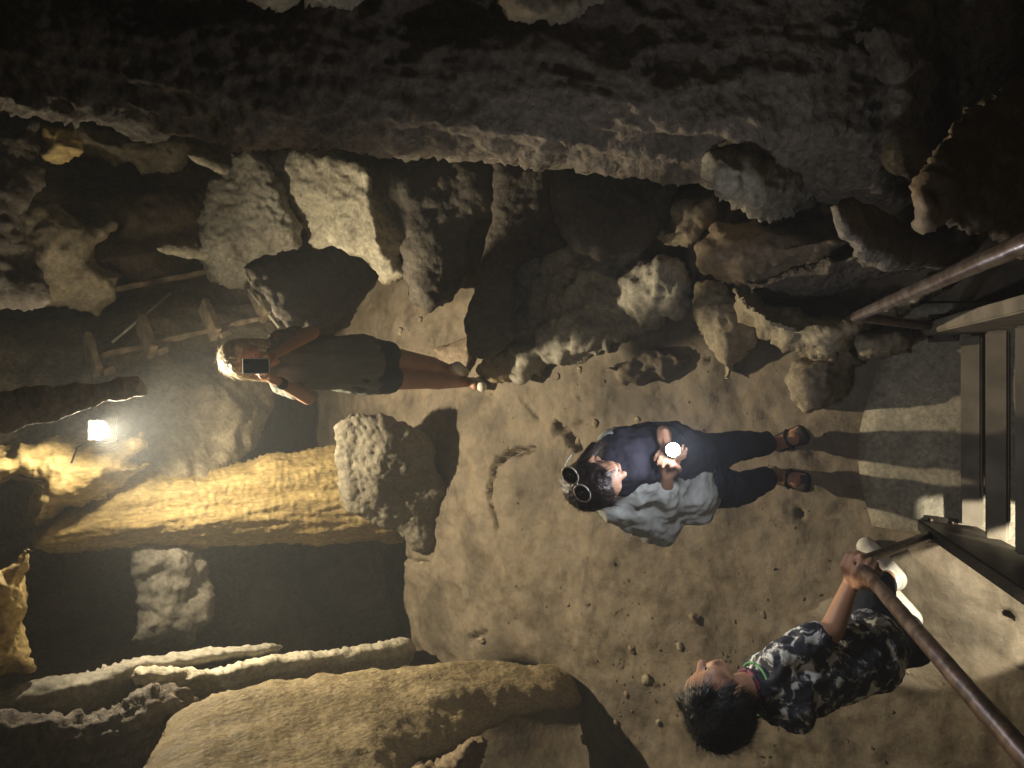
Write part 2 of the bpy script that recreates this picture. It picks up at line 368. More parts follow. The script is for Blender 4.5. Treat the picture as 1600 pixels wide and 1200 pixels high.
# ---- right-hand wall, near the viewer
R('fluted_rock_wall', [(-90,150),(0,180),(60,184),(130,196),(200,206),(280,213),(360,226),(420,236),(520,239),(620,244),(720,249),(800,254),(900,263),(1000,268),(1080,276),(1120,290),(1200,300),(1300,325),(1420,350),(1480,380),(1640,400),(1700,380),(1700,-120),(1300,-160),(600,-170),(-90,-150)],
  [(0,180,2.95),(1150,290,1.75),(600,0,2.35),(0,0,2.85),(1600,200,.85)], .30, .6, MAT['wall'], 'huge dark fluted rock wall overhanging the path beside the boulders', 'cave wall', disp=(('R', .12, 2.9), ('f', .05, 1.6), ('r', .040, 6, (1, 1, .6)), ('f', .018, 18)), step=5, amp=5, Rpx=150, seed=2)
R('bulbous_flowstone', [(1100,240),(1130,215),(1200,203),(1290,215),(1335,250),(1312,290),(1290,312),(1235,340),(1190,347),(1150,322),(1110,292)], [(1230,300,1.5)], .20, .25, MAT['grey'],
  'knobbly grey bulb of flowstone at the foot of the dark wall', 'flowstone', disp=(('b', .05, 5), ('r', .010, 14), ('f', .004, 30)), step=4, seed=3)
R('jutting_rock', [(330,-60),(390,-5),(430,7),(470,13),(520,18),(560,22),(600,12),(650,5),(720,-15),(760,-60)], [(500,0,1.95)], .08, .3, MAT['pale'], 'pale cream rock lump jutting from the top edge of the dark wall', 'rock', step=4, seed=4, disp=CRAG)
R('jutting_rock', [(770,-60),(785,5),(830,35),(880,30),(960,22),(1040,22),(1070,0),(1090,-60)], [(900,0,1.55)], .1, .3, MAT['lime'], 'tan rock lump at the border above the pitted part of the wall', 'rock', step=4, seed=5, disp=CRAG)
R('hanging_rock', [(1235,-60),(1222,15),(1238,50),(1252,72),(1215,62),(1208,78),(1225,98),(1258,112),(1275,85),(1292,50),(1318,20),(1330,-60)], [(1250,40,1.25)], .1, .15, MAT['pale'], 'pale knobbly rock hanging beside the dark hollow', 'rock', disp=CRAG, step=4, seed=6)
R('smooth_rock', [(1040,70),(1110,80),(1160,78),(1190,35),(1215,45),(1230,105),(1285,160),(1260,205),(1170,205),(1110,185),(1050,150)], [(1150,130,1.55)], .1, .2, MAT['brown'], 'smooth brown rock face between the pitted wall and the dark hollow', 'rock', disp=SMO, step=5, seed=7)
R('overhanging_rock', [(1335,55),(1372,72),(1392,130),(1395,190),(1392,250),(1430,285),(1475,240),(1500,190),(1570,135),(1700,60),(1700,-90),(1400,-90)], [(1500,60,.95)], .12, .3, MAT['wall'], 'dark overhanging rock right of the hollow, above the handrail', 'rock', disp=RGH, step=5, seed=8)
R('smooth_boulder', [(1470,220),(1500,190),(1560,142),(1700,60),(1700,440),(1600,400),(1560,368),(1500,352),(1445,352),(1432,310),(1455,262)], [(1550,260,.62)], .06, .3, MAT['brown'], 'smooth brown boulder next to the shiny handrail', 'boulder', disp=RGH, step=5, seed=9)
R('smooth_boulder', [(1300,320),(1335,305),(1370,335),(1420,360),(1470,345),(1500,360),(1540,385),(1480,420),(1400,415),(1340,395),(1310,360)], [(1400,370,.90)], .05, .2, MAT['wall'], 'low curved brown rock under the dark hollow and wall', 'boulder', disp=SMO, step=4, seed=10)
# ---- boulders on the right of the path
R('boulder', [(1052,312),(1090,298),(1128,300),(1120,350),(1082,386),(1035,384),(1008,362),(1046,345)], None, .12, .2, MAT['lime'], 'small tan boulder tucked under the wall left of the grey bulb', 'boulder', disp=CRAG, step=4, seed=11)
R('boulder', [(1185,345),(1240,350),(1310,345),(1345,380),(1300,405),(1222,432),(1180,437),(1150,445),(1098,425),(1090,385),(1120,350)], None, .14, .3, MAT['brown'], 'rounded brown boulder right below the knobbly grey bulb', 'boulder', disp=RGH, step=4, seed=12)
R('boulder', [(1150,440),(1222,430),(1330,392),(1440,352),(1512,350),(1522,382),(1450,425),(1400,458),(1262,492),(1200,475)], [(1180,450,1.6),(1500,370,.88)], .07, .3, MAT['wall'], 'long ridge of rock, dark for the shadow on it, pointing at the handrail', 'boulder', disp=RGH, step=4, seed=13)  # darker rock stands in for the long shadow lying here
R('boulder', [(1148,448),(1200,482),(1262,496),(1330,488),(1390,468),(1440,440),(1482,422),(1485,452),(1432,484),(1372,504),(1342,532),(1292,552),(1240,546),(1190,520),(1158,482)], None, .10, .2, MAT['lime'], 'pitted tan boulder under the long dark ridge', 'boulder', disp=CRAG, step=4, seed=14)
R('boulder', [(1240,565),(1262,547),(1300,540),(1330,560),(1325,600),(1300,635),(1265,643),(1240,622),(1231,590)], None, .12, .15, MAT['lime'], 'round pitted boulder standing alone at the edge of the walking path', 'boulder', disp=CRAG, step=4, seed=15)
R('boulder', [(1266,530),(1300,518),(1350,535),(1347,567),(1300,578),(1270,562)], None, .10, .12, MAT['brown'], 'small dark rock behind the round pitted boulder', 'boulder', disp=CRAG, step=3, seed=16)
R('boulder', [(1340,522),(1400,508),(1432,525),(1428,552),(1380,564),(1342,552)], None, .07, .12, MAT['lime'], 'small tan rock beside the foot of the shiny handrail post', 'boulder', disp=CRAG, step=3, seed=17)
R('boulder', [(1125,440),(1160,470),(1188,520),(1165,545),(1150,565),(1135,600),(1118,560),(1098,520),(1078,485),(1092,445)], None, .08, .2, MAT['lime'], 'narrow upright tan rock left of the pitted boulder', 'boulder', disp=CRAG, step=4, seed=18)
R('boulder', [(945,575),(1000,545),(1050,533),(1085,560),(1065,585),(1010,592),(975,606)], None, .05, .15, MAT['clay'], 'low clay mound beside the upright tan rock', 'boulder', disp=CRAG, step=4, seed=19)
R('boulder', [(806,400),(830,385),(900,372),(960,375),(1030,395),(1068,440),(1072,475),(1010,525),(900,565),(815,585),(788,560),(798,500)], [(1060,400,2.12),(900,560,2.82),(810,400,3.25)], .16, .4, MAT['grey'], 'broad craggy boulder at the feet of the photographer, half in shadow', 'boulder', disp=(('f', .08, 3), ('r', .06, 6), ('f', .014, 18)), step=4, seed=20)
R('boulder', [(748,545),(775,533),(805,545),(815,575),(800,598),(765,602),(745,580)], None, .10, .15, MAT['flow'], 'small pitted stone right in front of the shoes of the photographer', 'boulder', disp=CRAG, step=3, seed=21)
R('boulder', [(674,545),(690,532),(735,525),(742,560),(736,590),(705,592),(680,572)], None, .08, .15, MAT['brown'], 'smooth brown stone built for the shaded patch of rock behind the ankles of the photographer', 'boulder', disp=SMO, step=3, seed=22)  # brown stone stands in for a shaded patch of rock
R('backlit_boulder', [(736,552),(727,500),(742,440),(770,350),(772,250),(862,252),(858,310),(868,350),(896,390),(815,408),(806,440),(808,520),(766,562)], [(740,550,3.22),(870,260,2.88),(740,260,3.22)], .04, .25, MAT['black'], 'tall dark slab added for the strip of shade by the heels of the photographer', 'boulder', disp=(('f', .03, 3), ('f', .008, 20)), step=4, seed=27)  # dark slab added where a strip of shade falls
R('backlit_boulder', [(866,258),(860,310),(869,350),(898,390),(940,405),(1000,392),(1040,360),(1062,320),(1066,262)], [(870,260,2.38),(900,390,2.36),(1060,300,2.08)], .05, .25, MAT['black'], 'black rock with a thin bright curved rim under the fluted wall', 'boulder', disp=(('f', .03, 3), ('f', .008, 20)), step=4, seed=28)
# ---- rocks behind the photographer
b1 = R('pitted_boulder', [(355,235),(385,230),(410,242),(440,290),(465,340),(472,380),(440,398),(402,418),(372,447),(330,440),(306,405),(311,350),(325,300),(343,262)], [(470,400,4.95),(330,250,5.05),(330,440,5.4)], .16, .4, MAT['grey'], 'egg shaped pitted grey boulder carrying two finger stalagmites', 'boulder', disp=(('f', .06, 3), ('r', .026, 12), ('f', .012, 34)), step=3, seed=23)
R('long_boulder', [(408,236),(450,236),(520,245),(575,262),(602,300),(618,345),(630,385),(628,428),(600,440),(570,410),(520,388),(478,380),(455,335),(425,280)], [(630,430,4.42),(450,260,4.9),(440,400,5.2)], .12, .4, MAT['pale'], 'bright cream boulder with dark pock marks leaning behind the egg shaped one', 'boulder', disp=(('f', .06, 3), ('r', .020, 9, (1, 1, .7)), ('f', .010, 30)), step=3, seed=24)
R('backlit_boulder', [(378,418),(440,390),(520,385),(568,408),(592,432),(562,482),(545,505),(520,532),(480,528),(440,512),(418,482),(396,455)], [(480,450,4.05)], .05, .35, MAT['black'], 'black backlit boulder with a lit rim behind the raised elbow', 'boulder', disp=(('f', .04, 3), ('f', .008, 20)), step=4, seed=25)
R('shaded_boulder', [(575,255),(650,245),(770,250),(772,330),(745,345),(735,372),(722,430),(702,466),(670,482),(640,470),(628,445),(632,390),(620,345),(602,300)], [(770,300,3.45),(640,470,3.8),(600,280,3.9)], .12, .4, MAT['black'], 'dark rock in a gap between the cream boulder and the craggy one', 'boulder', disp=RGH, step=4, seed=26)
def finger(p0, p1, r, label):
    a = Vector(p0); b = Vector(p1); n = 9
    pts = [a+(b-a)*k/n for k in range(n+1)]; rr = [r*(1.25-.35*k/n)*(1 if k < n-1 else (.75 if k == n-1 else .35)) for k in range(n+1)]
    V = []; F = []
    o = flesh('stalagmite', [('c', tuple(pts[i]), tuple(pts[i+1]), rr[i], rr[i+1]) for i in range(n)], MAT['pale'], None, voxel=.012, smooth=2, disp=(('f', .010, 18), ('f', .004, 60)))
    tag(o, label, 'stalagmite', 'finger stalagmites on the boulder')
finger(at(318,396,5.2), at(246,388,5.15), .037, 'lower pale finger stalagmite sticking up from the egg shaped boulder')
finger(at(350,265,4.95), at(294,243,4.9), .030, 'upper thin finger stalagmite beside the dark wall edge')
# ---- rock behind the wooden steps
R('cave_rock', [(-90,480),(60,474),(115,490),(180,470),(240,440),(310,425),(420,450),(470,520),(440,600),(400,700),(330,760),(230,760),(150,720),(-90,720)], [(100,560,5.9),(420,600,5.6),(200,450,6.2)], .25, .6, MAT['lime'], 'broad smooth rock face behind the wooden steps', 'rock', disp=(('f', .12, 1.3), ('r', .05, 4), ('f', .01, 16)), step=5, seed=30)
R('cave_rock', [(62,190),(120,196),(128,235),(95,258),(66,250)], [(90,220,4.9)], .08, .2, MAT['yellow'], 'small yellowish rock beside the upper end of the dark wall', 'rock', disp=RGH, step=4, seed=31)
R('cave_rock', [(115,195),(300,214),(345,240),(300,248),(262,275),(220,285),(205,258),(180,262),(150,240),(120,235)], [(220,235,5.9)], .15, .4, MAT['lime'], 'drooping beige rock beyond the upper end of the dark wall', 'rock', disp=RGH, step=4, seed=32)
R('cave_rock', [(30,332),(80,318),(128,358),(165,342),(178,350),(145,398),(195,428),(185,462),(150,492),(118,482),(60,474),(40,400)], [(100,400,5.4)], .18, .4, MAT['lime'], 'forked tan rock above the wooden steps', 'rock', disp=RGH, step=4, seed=33)
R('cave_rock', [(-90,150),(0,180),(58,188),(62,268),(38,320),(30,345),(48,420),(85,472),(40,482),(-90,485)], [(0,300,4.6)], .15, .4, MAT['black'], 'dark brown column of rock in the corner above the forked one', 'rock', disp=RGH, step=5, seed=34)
R('cave_rock', [(150,300),(240,290),(310,300),(320,380),(290,430),(220,440),(190,420),(150,395),(180,350)], [(230,370,6.3)], .2, .4, MAT['brown'], 'shadowy rock behind the finger stalagmites', 'rock', disp=RGH, step=5, seed=35)
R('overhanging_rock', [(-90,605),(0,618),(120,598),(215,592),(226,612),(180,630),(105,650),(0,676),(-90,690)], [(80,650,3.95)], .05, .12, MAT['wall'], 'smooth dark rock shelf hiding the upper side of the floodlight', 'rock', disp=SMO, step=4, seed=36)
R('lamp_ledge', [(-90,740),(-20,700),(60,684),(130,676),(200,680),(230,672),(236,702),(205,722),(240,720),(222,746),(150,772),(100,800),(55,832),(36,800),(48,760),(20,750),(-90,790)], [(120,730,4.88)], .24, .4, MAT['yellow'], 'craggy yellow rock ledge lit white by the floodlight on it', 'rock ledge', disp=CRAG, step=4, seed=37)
# ---- lit column and the block before it
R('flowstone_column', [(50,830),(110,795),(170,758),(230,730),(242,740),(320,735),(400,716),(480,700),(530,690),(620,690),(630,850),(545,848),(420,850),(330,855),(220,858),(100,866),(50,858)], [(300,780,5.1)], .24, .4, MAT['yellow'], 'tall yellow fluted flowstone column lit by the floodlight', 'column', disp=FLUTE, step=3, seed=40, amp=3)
R('stone_block', [(524,668),(545,643),(600,648),(640,663),(666,680),(670,702),(682,730),(696,760),(690,795),(682,832),(692,868),(668,862),(648,852),(622,832),(595,822),(560,802),(541,790),(535,760),(526,720)], [(690,780,4.12),(530,720,4.3)], .07, .35, MAT['block'], 'wedge shaped grey stone block leaning at the foot of the yellow column', 'stone block', disp=(('f', .05, 3), ('r', .014, 20, (1, 1, 1.6)), ('f', .006, 45)), step=3, seed=41, amp=3)
R('boulder', [(208,850),(245,846),(300,855),(326,880),(331,930),(320,970),(292,1000),(250,1009),(215,1016),(200,1002),(212,950),(207,900)], [(260,930,5.15)], .16, .4, MAT['grey'], 'dim grey boulder in the black hollow left of the column', 'boulder', disp=CRAG, step=4, seed=42)
R('crusty_rock', [(-90,900),(0,893),(28,872),(50,845),(50,875),(41,905),(43,960),(45,1000),(52,1050),(0,1064),(-90,1075)], [(0,980,4.0)], .12, .3, MAT['yellow'], 'crusty yellow brown rock at the border left of the black hollow', 'rock', disp=CRAG, step=4, seed=43)
# ---- flowstones on the left
R('flowstone', [(130,1290),(232,1190),(262,1130),(300,1100),(360,1075),(430,1060),(520,1050),(640,1040),(740,1030),(840,1034),(902,1044),(905,1092),(890,1106),(840,1116),(780,1131),(740,1150),(700,1170),(660,1186),(640,1212),(560,1290)], [(900,1070,2.9),(300,1090,3.15),(250,1200,2.65),(600,1040,3.1)], .14, .3, MAT['flow'], 'giant trunk shaped tan flowstone tapering down to the floor', 'flowstone', disp=(('f', .03, 2), ('r', .016, 3, (1, 1, .3)), ('f', .006, 12), ('f', .004, 50)), step=4, seed=50, amp=3)
R('flowstone', [(210,1048),(240,1040),(330,1045),(420,1025),(520,1015),(600,1000),(645,996),(650,1012),(640,1040),(560,1055),(440,1070),(360,1085),(300,1095),(240,1080),(208,1065)], [(648,1015,4.2),(210,1060,3.7)], .14, .3, MAT['pale'], 'thin white ribbed flowstone behind the giant trunk shaped one', 'flowstone', disp=(('r', .035, 9, (1, 1, .15)), ('f', .008, 30)), step=4, seed=51, amp=3)
R('flowstone', [(-90,1085),(0,1074),(60,1060),(130,1050),(200,1030),(270,1018),(360,1008),(430,1005),(443,1010),(430,1024),(380,1034),(300,1046),(225,1058),(190,1090),(130,1112),(60,1118),(-90,1125)], [(200,1060,4.05)], .14, .3, MAT['grey'], 'pointed grey flowstone with its tip by the black hollow', 'flowstone', disp=(('r', .03, 6, (1, 1, .2)), ('f', .010, 24)), step=4, seed=52, amp=3)
R('dark_flowstone', [(-90,1105),(60,1112),(140,1120),(200,1088),(240,1062),(290,1080),(310,1098),(265,1135),(215,1215),(140,1290),(-90,1290)], [(100,1180,3.3)], .12, .4, MAT['wall'], 'dark ribbed flowstone in the corner beside the giant trunk', 'flowstone', disp=(('r', .10, 4, (1, 1, .4)), ('f', .02, 16)), step=5, seed=53)
R('rubble_rock', [(640,1210),(655,1190),(700,1185),(735,1150),(760,1160),(740,1200),(700,1240),(640,1240)], [(700,1200,3.1)], .08, .2, MAT['brown'], 'jagged brown rubble under the tip of the trunk flowstone', 'rock', disp=CRAG, step=3, seed=54)
# ---- loose stones
def stone_mesh(r, seed):
    bm = bmesh.new(); bmesh.ops.create_icosphere(bm, subdivisions=3, radius=1.0)
    V = np.array([v.co[:] for v in bm.verts]); F = [tuple(v.index for v in f.verts) for f in bm.faces]; bm.free()
    n = V/np.linalg.norm(V, axis=1)[:, None]; V = V*np.array([1, .8, .55]); V = V+n*(.28*fbm(n*1.3+seed*7, 3)+.08*fbm(n*5+seed, 2))[:, None]
    return V*r, F
stones = [(755,1000,.05,'flat dark stone nearest above the thin end of the trunk flowstone'),(985,1015,.045,'upper stone of the pebbly patch beyond the trunk flowstone tip'),(1085,965,.05,'stone lying apart between the pebbly patch and the jacketed walker'),
 (1062,1010,.04,'angular stone right in front of the face of the boy'),(1190,962,.03,'small pebble above the shoulder of the boy'),(885,945,.028,'lone pale pebble in the middle of the bare clay'),
 (650,880,.06,'biggest dark stone below the sharp corner of the grey block'),(628,870,.035,'smaller stone left of the dark one below the grey block'),(800,700,.02,'lone crumb sized stone between the grey block and the walker'),
 (1012,1062,.06,'largest angular stone of the pebbly patch beside the head of the boy'),(980,1085,.035,'small stone under the largest one of the pebbly patch'),(965,1130,.04,'stone at the lowest left of the pebbly patch'),(1030,1128,.03,'pebble close beneath the chin side of the black hair'),
 (900,688,.05,'stone just beside the dark hair of the walker'),(930,662,.045,'stone past the shoulder of the walker'),(1000,655,.03,'pebble beside the sleeve of the walker'),
 (845,575,.06,'largest stone in the row beyond the feet of the photographer'),(872,588,.04,'lower stone in the row beyond the feet of the photographer'),(905,578,.035,'last stone of the row toward the clay mound'),
 (560,570,.05,'stone beside the hem of the long dark shirt'),(592,542,.05,'stone behind the dark shorts'),(628,518,.055,'stone behind the bare thighs of the photographer'),(655,500,.045,'farthest stone of those behind the bare legs'),
 (700,1130,.05,'stone on the edge of the dark hole under the trunk flowstone'),(905,1160,.05,'stone past the dark hole under the trunk flowstone'),(860,1190,.055,'stone cut by the border under the dark hole'),(1450,560,.03,'pebble beside the low slab by the glossy rail')]
for k, (px, py, r, lb) in enumerate(stones):
    p = gz(px, py, 0); zz = float(floor_z(np.array([p.x]), np.array([p.y]))[0])
    r *= .58; V, F = stone_mesh(r, k+1); a = random.uniform(0, 6.28); c, s_ = math.cos(a), math.sin(a)
    V = np.c_[V[:, 0]*c-V[:, 1]*s_, V[:, 0]*s_+V[:, 1]*c, V[:, 2]]+np.array([p.x, p.y, zz+r*.12])
    tag(mesh_obj('loose_stone', V, F, MAT['brown' if k % 3 else 'lime']), lb, 'stone', 'loose stones on the clay floor')
# crumbs of grit, too many to count
V = []; F = []
tb = [stone_mesh(1.0, 60+i) for i in range(3)]
bmq = bmesh.new(); bmesh.ops.create_icosphere(bmq, subdivisions=1, radius=1.0); bv = np.array([v.co[:] for v in bmq.verts]); bf = [tuple(v.index for v in f.verts) for f in bmq.faces]; bmq.free()
for k in range(1000):
    px = random.uniform(540, 1480); py = random.uniform(560, 1200)
    if random.random() < .35: px, py = random.gauss(1010, 110), random.gauss(1060, 60)
    if random.random() < .25: px, py = random.gauss(620, 60), random.gauss(540, 35)
    if px < 520: continue
    p = gz(px, py, 0)
    if p.y > 4.6: continue
    zz = float(floor_z(np.array([p.x]), np.array([p.y]))[0]); r = random.choice((.002, .003, .004, .005, .008))
    q = bv*(1+.35*rng.normal(size=(len(bv), 1)))*r*np.array([1, .8, .6])+np.array([p.x, p.y, zz+r*.2]); n0 = len(V); V += q.tolist(); F += [tuple(i+n0 for i in f) for f in bf]
tag(mesh_obj('grit', V, F, MAT['clay'], smooth=False), 'fine grit and crumbs of stone scattered over the clay floor', 'grit', kind='stuff')
# ================================================================== STAIR, RAILS, STEPS, LAMP
MAT['tread'] = plain('worn_wood_tread', (.17, .145, .11), .75, nz=(9, (.10, .085, .062)), bump=.15)
MAT['wood'] = plain('old_timber', (.24, .19, .12), .8, nz=(14, (.11, .08, .05)), bump=.3)
MAT['rust'] = plain('rusty_pipe', (.15, .10, .07), .42, .45, nz=(26, (.055, .033, .022)), bump=.25)
MAT['gloss'] = plain('painted_red_brown_pipe', (.42, .36, .34), .22, .8, nz=(30, (.20, .14, .12)), bump=.12, spec=.6)
MAT['steel'] = plain('dull_dark_steel', (.05, .045, .038), .5, .6, nz=(20, (.03, .022, .015)), bump=.2)
st = empty('wooden_stair', (-.17, .95, 0), 'steep stair with narrow wooden treads between the two handrails', 'stair')
XL, XR = -.53, .20
for k in range(12):
    Yn = .891-.1315*k; z = .10+.20*k
    box_obj('tread', (XL+.03, Yn-.034, z-.015), (XR-.03, Yn-.034, z-.015), .066, .03, MAT['tread'], st, side=(0, 1, 0), bev=.006)
for x in (XL, XR):
    sx = -.002 if x < 0 else .002
    box_obj('stringer', (x+sx, .98, .0), (x+sx, .98-1.30*1.3, 2.0*1.3), .045, .17, MAT['steel'] if x < 0 else MAT['tread'], st, side=(1, 0, 0), bev=.005)
# the landing slab the stair stands on
MAT['slab'] = rockmat('dusty_concrete', (.20, .18, .135), (.30, .27, .20), sc=1.5, bump=.15, pit=.05)
bmS = bmesh.new(); tx = np.linspace(0, 1, 40); ty = np.linspace(0, 1, 16); vs = {}
def _edge(t, a, b): return a+(b-a)*t
top = []; 
for j, b_ in enumerate(ty):
    for i, a_ in enumerate(tx):
        x0_ = -.60+.04*b_; x1_ = .26+.05*b_; y_ = .30+(.92+.05*math.sin(a_*5))*b_
        top.append((x0_+(x1_-x0_)*a_, y_, .045+.006*math.sin(a_*9+b_*4)))
V = top+[(x, y, -.12) for x, y, z in top]; n_ = 40; F = []
for j in range(15):
    for i in range(39):
        q = j*n_+i; F.append((q, q+1, q+n_+1, q+n_)); k_ = q+640; F.append((k_, k_+n_, k_+n_+1, k_+1))
for i in range(39): F.append((i, i+640, i+641, i+1)); q = 15*n_+i; F.append((q, q+1, q+641, q+640))
for j in range(15): q = j*n_; F.append((q, q+n_, q+n_+640, q+640)); q += 39; F.append((q, q+640, q+n_+640, q+n_))
sl = mesh_obj('landing_slab', V, F, MAT['slab']); bmS.free()
tag(sl, 'low worn concrete slab at the bottom of the steep stair', 'slab')
def rail(name, x, label, mat, lean=0.0, r=.021):
    o = empty(name, (x, .96, 0), label, 'handrail')
    a = Vector((x, .965, .775)); d = Vector((0, -.65, .98)).normalized()
    tube_obj('top_rail', [a-d*.02, a+d*.6, a+d*1.3, a+d*2.6], r, mat, o, wob=.10)
    tube_obj('post', [(x, .962, .0), (x, .965, .76)], .016, MAT['rust'], o, n=10, wob=.1)
    tube_obj('post', [(x, -.10, 1.5), (x, -.10, 2.36)], .016, MAT['rust'], o, n=10, wob=.1)
    box_obj('base_plate', (x, .962, .046), (x, .962, .056), .10, .10, MAT['steel'], o, side=(1, 0, 0), bev=.002)
    for dx_, dy_ in ((-.036, -.036), (.036, -.036), (.036, .036), (-.036, .036)): tube_obj('bolt', [(x+dx_, .962+dy_, .054), (x+dx_, .962+dy_, .066)], .006, MAT['rust'], o, n=6)
    return o
rail('handrail', XL-.01, 'rusty brown pipe handrail gripped by the boy', MAT['rust'], r=.018)
rail('handrail', XR+.005, 'shiny reddish metal handrail on the side of the boulders', MAT['gloss'], r=.016)
# wooden steps climbing the far rock
ws = empty('wooden_steps', tuple(at(425, 495, 5.15)), 'narrow wooden steps with plank treads climbing the rock behind the photographer', 'steps')
A, B = at(140, 560, 5.25), at(428, 492, 5.15)
box_obj('stringer', A, B, .035, .065, MAT['wood'], ws, side=(1, 0, .2), bev=.004, dispamp=.002)
off = Vector((.42, .38, 0))
box_obj('stringer', A+off, B+off, .035, .10, MAT['wood'], ws, side=(1, 0, .2), bev=.004, dispamp=.002)
for (px, py) in ((152, 583), (238, 551), (338, 524), (416, 496)):
    p = at(px, py, 5.08); box_obj('tread', p, p+Vector((.22, .16, .03)), .13, .042, MAT['wood'], ws, side=(-.6, .8, 0), bev=.004, dispamp=.0015)
    box_obj('cleat', p+Vector((.0, .02, -.035)), p+Vector((.03, .04, -.10)), .04, .03, MAT['wood'], ws, bev=.002)
MAT['bamboo'] = plain('grey_bamboo', (.40, .42, .36), .6, nz=(12, (.28, .28, .22)))
pl = tube_obj('thin_pole', [at(175, 535, 5.3), at(266, 458, 5.5)], .009, MAT['bamboo'], None, n=8); tag(pl, 'thin pale pole leaning above the wooden steps', 'pole')
pl = tube_obj('thin_pole', [at(388, 452, 5.2), at(436, 512, 5.0)], .010, MAT['bamboo'], None, n=8); tag(pl, 'thin greenish pole crossing the foot of the wooden steps', 'pole')
# floodlight
MAT['glowlamp'] = plain('lamp_glass', (1, .95, .85), .4, emit=(1.0, .90, .66), es=60)
fl = empty('floodlight', tuple(LAMP+Vector((0, .02, -.10))), 'small floodlight glaring on the rock ledge above the yellow column', 'floodlight')
V, F = _ell(tuple(LAMP+Vector((0, -.012, .02))), (.050, .030, .046)); mesh_obj('lens', V, F, MAT['glowlamp'], fl)
box_obj('housing', LAMP+Vector((0, .012, .02)), LAMP+Vector((0, .06, .02)), .11, .09, MAT['steel'], fl, side=(1, 0, 0))
tube_obj('bracket', [LAMP+Vector((-.062, .04, .02)), LAMP+Vector((-.062, .045, -.08)), LAMP+Vector((.062, .045, -.08)), LAMP+Vector((.062, .04, .02))], .008, MAT['steel'], fl, n=8)
cb = tube_obj('power_cable', [LAMP+Vector((-.02, .07, -.02)), at(120, 700, 4.70), at(112, 722, 4.66), at(90, 742, 4.68), at(62, 752, 4.7), at(30, 742, 4.75)], .006, MAT['steel'], None, n=6, wob=.02); tag(cb, 'thin dark cable running from the floodlight down the ledge', 'cable')
# no fixtures for the stair lamp or the two added fill spots
# ================================================================== PEOPLE
def fabric(name, col, col2, sc=6, rough=.85): return plain(name, col, rough, nz=(sc, col2), bump=.25, spec=.2)
def skinmat(name, col):
    m = plain(name, col, .5, nz=(9, tuple(c*.82 for c in col)), spec=.35); b = m.node_tree.nodes['Principled BSDF']
    b.inputs['Subsurface Weight'].default_value = .12; b.inputs['Subsurface Radius'].default_value = (.01, .004, .002); return m
SK1 = skinmat('skin_light', (.42, .24, .16)); SK2 = skinmat('skin_tan', (.34, .19, .12)); SK3 = skinmat('skin_brown', (.40, .22, .13))
HB = plain('blonde_hair', (.46, .40, .28), .5, nz=(60, (.28, .22, .14)), bump=.5)
HD = plain('dark_brown_hair', (.035, .022, .018), .45, nz=(80, (.015, .010, .010)), bump=.5)
HK = plain('black_hair', (.013, .012, .016), .42, nz=(90, (.006, .006, .008)), bump=.5)
NAIL = plain('nail', (.7, .55, .5), .3)
def v3(p): return np.array(p, float)
def head_parts(c, fwd, up, s=1.0):
    """skull, jaw, nose, brow, ears around centre c, facing fwd"""
    f = Vector(fwd).normalized(); u = Vector(up); u = (u-f*u.dot(f)).normalized(); r = f.cross(u)
    def P(a, b, d): return tuple(Vector(c)+(r*a+f*b+u*d)*s)
    L = [('c', P(0, -.022, .028), P(0, .018, .03), .078*s, .074*s), ('c', P(0, .030, -.035), P(0, .045, -.062), .058*s, .036*s),
         ('c', P(-.03, .055, .0), P(.03, .055, .0), .034*s, .034*s), ('c', P(0, .086, .012), P(0, .099, -.020), .009*s, .0135*s),
         ('c', P(-.032, .074, .028), P(.032, .074, .028), .014*s, .014*s), ('c', P(-.020, .082, -.050), P(.020, .082, -.050), .009*s, .009*s),
         ('c', P(-.018, .078, -.062), P(.018, .078, -.062), .010*s, .010*s), ('c', P(0, .062, -.088), P(0, .05, -.085), .017*s, .02*s),
         ('c', P(-.080, -.002, .022), P(-.078, .004, -.022), .013*s, .009*s), ('c', P(.080, -.002, .022), P(.078, .004, -.022), .013*s, .009*s),
         ('c', P(0, -.02, -.05), P(0, -.03, -.12), .050*s, .046*s)]
    return L, P
def eyes(P, s, parent, look=0):
    white = MAT.setdefault('eyew', plain('eye_white', (.75, .72, .68), .25)); dark = MAT.setdefault('eyed', plain('iris', (.03, .018, .01), .2)); 
    for a in (-.030, .030):
        V, F = _ell(P(a, .080, .008), (.010*s, .009*s, .007*s)); e = mesh_obj('eye', V, F, white, parent)
        V, F = _ell(P(a, .0885, .008), (.0050*s, .003*s, .0050*s)); mesh_obj('iris', V, F, dark, e)
